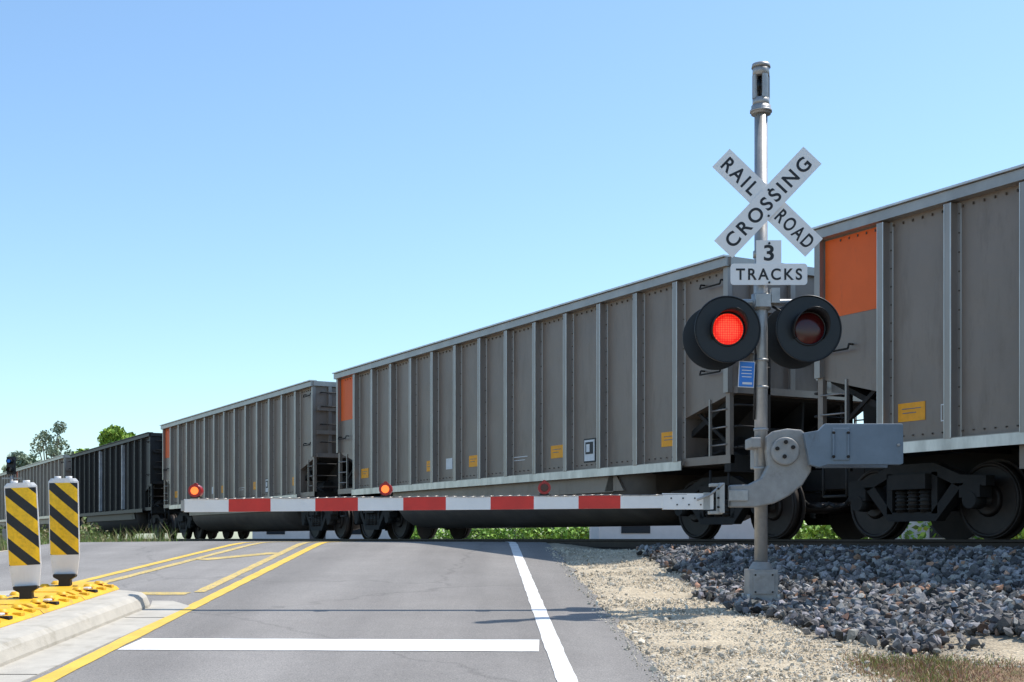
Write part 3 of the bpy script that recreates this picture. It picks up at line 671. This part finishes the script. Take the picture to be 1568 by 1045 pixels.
# ---------------------------------------------------------------- grass & foliage
m,nt,b=newmat('blade'); at=N(nt,'ShaderNodeAttribute',attribute_name='col'); nt.links.new(at.outputs['Color'],b.inputs['Base Color']); b.inputs['Roughness'].default_value=.7; M['blade']=m
def blades(name,X,Y,H,W,C):
    n=len(X); Z=ground_z(X,Y)-.01; a=rng.uniform(0,math.pi,n); dxy=np.stack([np.cos(a),np.sin(a)],-1)*W[:,None]; ln=rng.normal(0,.35,(n,2))*H[:,None]
    b0=np.stack([X,Y],-1)
    p=[np.column_stack([b0-dxy,Z]),np.column_stack([b0+dxy,Z]),np.column_stack([b0+dxy*.6+ln*.35,Z+H*.6]),np.column_stack([b0-dxy*.6+ln*.35,Z+H*.6]),np.column_stack([b0+ln,Z+H]),np.column_stack([b0+ln+dxy*.05,Z+H])]
    V=np.stack(p,1).reshape(-1,3); i=(np.arange(n)*6)[:,None]
    F=np.concatenate([i+np.array([[0,1,2,3]]),i+np.array([[3,2,5,4]])]); return meshobj(name,npmesh(name,V,F,M['blade'],False,np.column_stack([np.repeat(C,6,axis=0),np.ones(n*6)])))
def pal(n,cols): 
    c=np.array(cols)[rng.integers(0,len(cols),n)]; return c*rng.uniform(.7,1.3,(n,1))
n=120000; X=rng.uniform(2,5.5,n);Y=rng.uniform(5.5,10.5,n); k=(rng.random(n)<grass_mask(X,Y)*.9)&(X/Y<.46); X=X[k];Y=Y[k]; n=len(X)
C=pal(n,[(.42,.19,.13),(.46,.28,.17),(.36,.31,.13),(.5,.38,.22),(.38,.20,.14)]); gn=rng.random(n)<.55*vnoise(X,Y,2.2,21); C[gn]=pal(int(gn.sum()),[(.20,.26,.05),(.26,.30,.07)])
blades('dry_grass',X,Y,rng.uniform(.015,.06,n),rng.uniform(.0025,.005,n),C)
n=30000; X=rng.uniform(-26,-8.0,n);Y=rng.uniform(11,46,n); k=(rng.random(n)<grass_mask(X,Y))&(X/Y>-.62)&(tperp(X,Y)>1.5); X=X[k];Y=Y[k]; n=len(X)
H=rng.uniform(.08,.3,n)*(.6+1.0*vnoise(X,Y,.5,11)); H=np.where(tperp(X,Y)<5,H*1.5,H)
blades('roadside_grass',X,Y,H,rng.uniform(.006,.012,n),pal(n,[(.10,.18,.03),(.15,.25,.05),(.20,.28,.07),(.34,.29,.15)]))
def leaves(C,rad,n,size,cols):
    C=np.array(C);rad=np.array(rad); idx=rng.integers(0,len(C),n); d=rng.standard_normal((n,3)); d/=np.linalg.norm(d,axis=1)[:,None]
    P=C[idx]+d*(rad[idx]*(rng.random(n)**.4)[:,None]); a=rng.standard_normal((n,3));a/=np.linalg.norm(a,axis=1)[:,None]; b_=np.cross(a,rng.standard_normal((n,3))); b_/=np.linalg.norm(b_,axis=1)[:,None]
    s_=(size*rng.uniform(.6,1.3,n))[:,None]
    V=np.stack([P-a*s_,P+b_*s_*.6,P+a*s_,P-b_*s_*.6],1).reshape(-1,3); F=np.arange(4*n).reshape(-1,4); col=np.repeat(pal(n,cols),4,axis=0); return V,F,np.column_stack([col,np.ones(4*n)])
M['bark']=mat('bark',(.12,.09,.07),.9,0,.3,5)
def tree(name,x,y,h,w,cols,size=.35,n=7000,sparse=1):
    z0=float(ground_z(x,y)); e=empty(name,(x,y,z0)); mb=MB(); mb.cyl((0,0,-.2),(0,0,h*.45),.03*h,.02*h,10,'bark')
    cs=[];rs=[]
    for i in range(22):
        t=random.uniform(0,2*math.pi); r_=w*random.uniform(.1,.5)*sparse; zz=h*random.uniform(.38,.90); r_*=1-.6*max(0,zz/h-.6)/.3
        c=(r_*math.cos(t),r_*math.sin(t),zz); cs.append(c); q=w*random.uniform(.09,.17); rs.append((q,q,q*.75))
        mb.cyl((0,0,h*random.uniform(.2,.45)),c,.009*h,.003*h,6,'bark')
    mb.obj('trunk_and_limbs',e); V,F,c=leaves(cs,rs,n,size,cols); meshobj('crown',npmesh('crown',V,F,M['blade'],False,c),e)
G1=[(.24,.30,.20),(.32,.38,.26),(.18,.24,.15)]; G2=[(.26,.40,.05),(.36,.52,.08),(.18,.28,.04)]
tree('broadleaf_tree',-45.2,126,12.5,6,G1,.16,2600)
tree('broadleaf_tree',-43.0,135,12.4,8,G2,.25,7000)
tree('broadleaf_tree',-39.5,128,12.0,8,G2,.25,7000)
tree('broadleaf_tree',-49.5,131,9.4,7,G1,.2,3000)
cs=[];rs=[]
for s_ in np.arange(-10,95,1.1):
    o=random.uniform(20,26); cx_=P0[0]+D2[0]*s_+N2[0]*o; cy_=P0[1]+D2[1]*s_+N2[1]*o
    if random.random()<.2: continue
    cs.append((cx_,cy_,float(ground_z(cx_,cy_))+random.uniform(.4,.9))); rs.append((1.0,1.0,random.uniform(.6,1.0)))
V,F,c=leaves(cs,rs,30000,.12,[(.20,.36,.04),(.30,.48,.07),(.10,.17,.03)]); meshobj('distant_bushes',npmesh('distant_bushes',V,F,M['blade'],False,c))
cs=[];rs=[]
for s_ in np.arange(46,100,1.2):
    o=-random.uniform(2.2,4.5); cx_=P0[0]+D2[0]*s_+N2[0]*o; cy_=P0[1]+D2[1]*s_+N2[1]*o
    if cx_>-9: continue
    cs.append((cx_,cy_,float(ground_z(cx_,cy_))+.25)); rs.append((.6,.6,random.uniform(.25,.7)))
V,F,c=leaves(cs,rs,9000,.07,[(.14,.2,.05),(.10,.15,.04),(.3,.26,.14)]); meshobj('trackside_weeds',npmesh('trackside_weeds',V,F,M['blade'],False,c))
M['siding']=mat('white_siding',(.7,.7,.68),.7,0,.06,3); M['roof']=mat('shingle_roof',(.12,.11,.11),.9,0,.2,6); M['glass']=mat('window_glass',(.03,.04,.05),.1,0,.1,2)
def house(name,x,y,w,d,h,rot):
    e=empty(name,(x,y,float(ground_z(x,y))),rot); mb=MB(); mb.box((0,0,h/2),(w,d,h),'siding'); mb.obj('walls',e)
    mb=MB(); mb.prism([(-d/2-.3,h+.002),(d/2+.3,h+.002),(0,h+1.2)],YZ,-w/2-.3,w/2+.3,'roof'); mb.obj('roof',e)
    mb=MB()
    for i in range(int(w//2.5)):
        xx=-w/2+1.4+i*2.5
        if i==1: mb.box((xx,-d/2-.01,1.05),(.95,.04,2.1),'roof')
        else: mb.box((xx,-d/2-.01,1.3),(1.1,.04,1.4),'glass')
    mb.obj('windows_and_door',e)
house('white_house',6.8,52,7,6,2.2,0); house('white_house',17.5,45,8,6,2.2,-.2); house('white_house',-11,80,9,6,2.2,0)
e=empty('railway_signal',(-17.85,46,float(ground_z(-17.85,46)))); mb=MB()
mb.cyl((0,0,0),(0,0,2.95),.05,.05,12,'galv'); mb.box((0,0,.3),(.5,.4,.6),'cast'); mb.box((0,-.02,2.85),(.26,.2,.62),'discblk')
for z in(2.7,3.0): mb.cyl((0,-.13,z),(0,-.28,z),.09,.09,14,'discblk',False); mb.cyl((0,-.125,z),(0,-.13,z),.07,.07,14,'lampoff')
mb.cyl((.0,-.29,3.0),(0,-.125,3.0),.06,.06,12,'blue')
mb.box((.0,.05,2.4),(.7,.04,.05),'galv'); mb.obj('signal_mast',e)

# ---------------------------------------------------------------- light, sky, camera
sv=Vector((.50,.25,1)).normalized(); el=math.asin(sv.z); az=math.atan2(sv.x,sv.y)
w=bpy.data.worlds.new('World'); S.world=w; w.use_nodes=True; nt=w.node_tree; bg=nt.nodes['Background']
sky=nt.nodes.new('ShaderNodeTexSky'); sky.sky_type='NISHITA'; sky.sun_disc=False; sky.sun_elevation=el; sky.sun_rotation=az; sky.air_density=1.0; sky.dust_density=.8; sky.ozone_density=1.0
tint=nt.nodes.new('ShaderNodeMixRGB'); tint.blend_type='MULTIPLY'; tint.inputs['Fac'].default_value=1; tint.inputs['Color2'].default_value=(1.24,1.46,1.56,1)
nt.links.new(sky.outputs[0],tint.inputs['Color1']); nt.links.new(tint.outputs[0],bg.inputs[0]); bg.inputs[1].default_value=.14
l=bpy.data.lights.new('sun','SUN'); l.energy=5.0; l.angle=math.radians(.5); l.color=(1,.95,.88); o=bpy.data.objects.new('sun',l); S.collection.objects.link(o); o.rotation_euler=(-sv).to_track_quat('-Z','Y').to_euler()
cam=bpy.data.cameras.new('camera'); cam.sensor_width=36; cam.lens=36*1975/1568; cam.shift_y=(825-522.5)/1568; cam.clip_end=6000; cam.clip_start=.05
co=bpy.data.objects.new('camera',cam); S.collection.objects.link(co); co.location=(0,0,.01); co.rotation_euler=(math.pi/2,0,0); S.camera=co
S.view_settings.view_transform='Standard'; S.view_settings.look='None'; S.view_settings.exposure=0
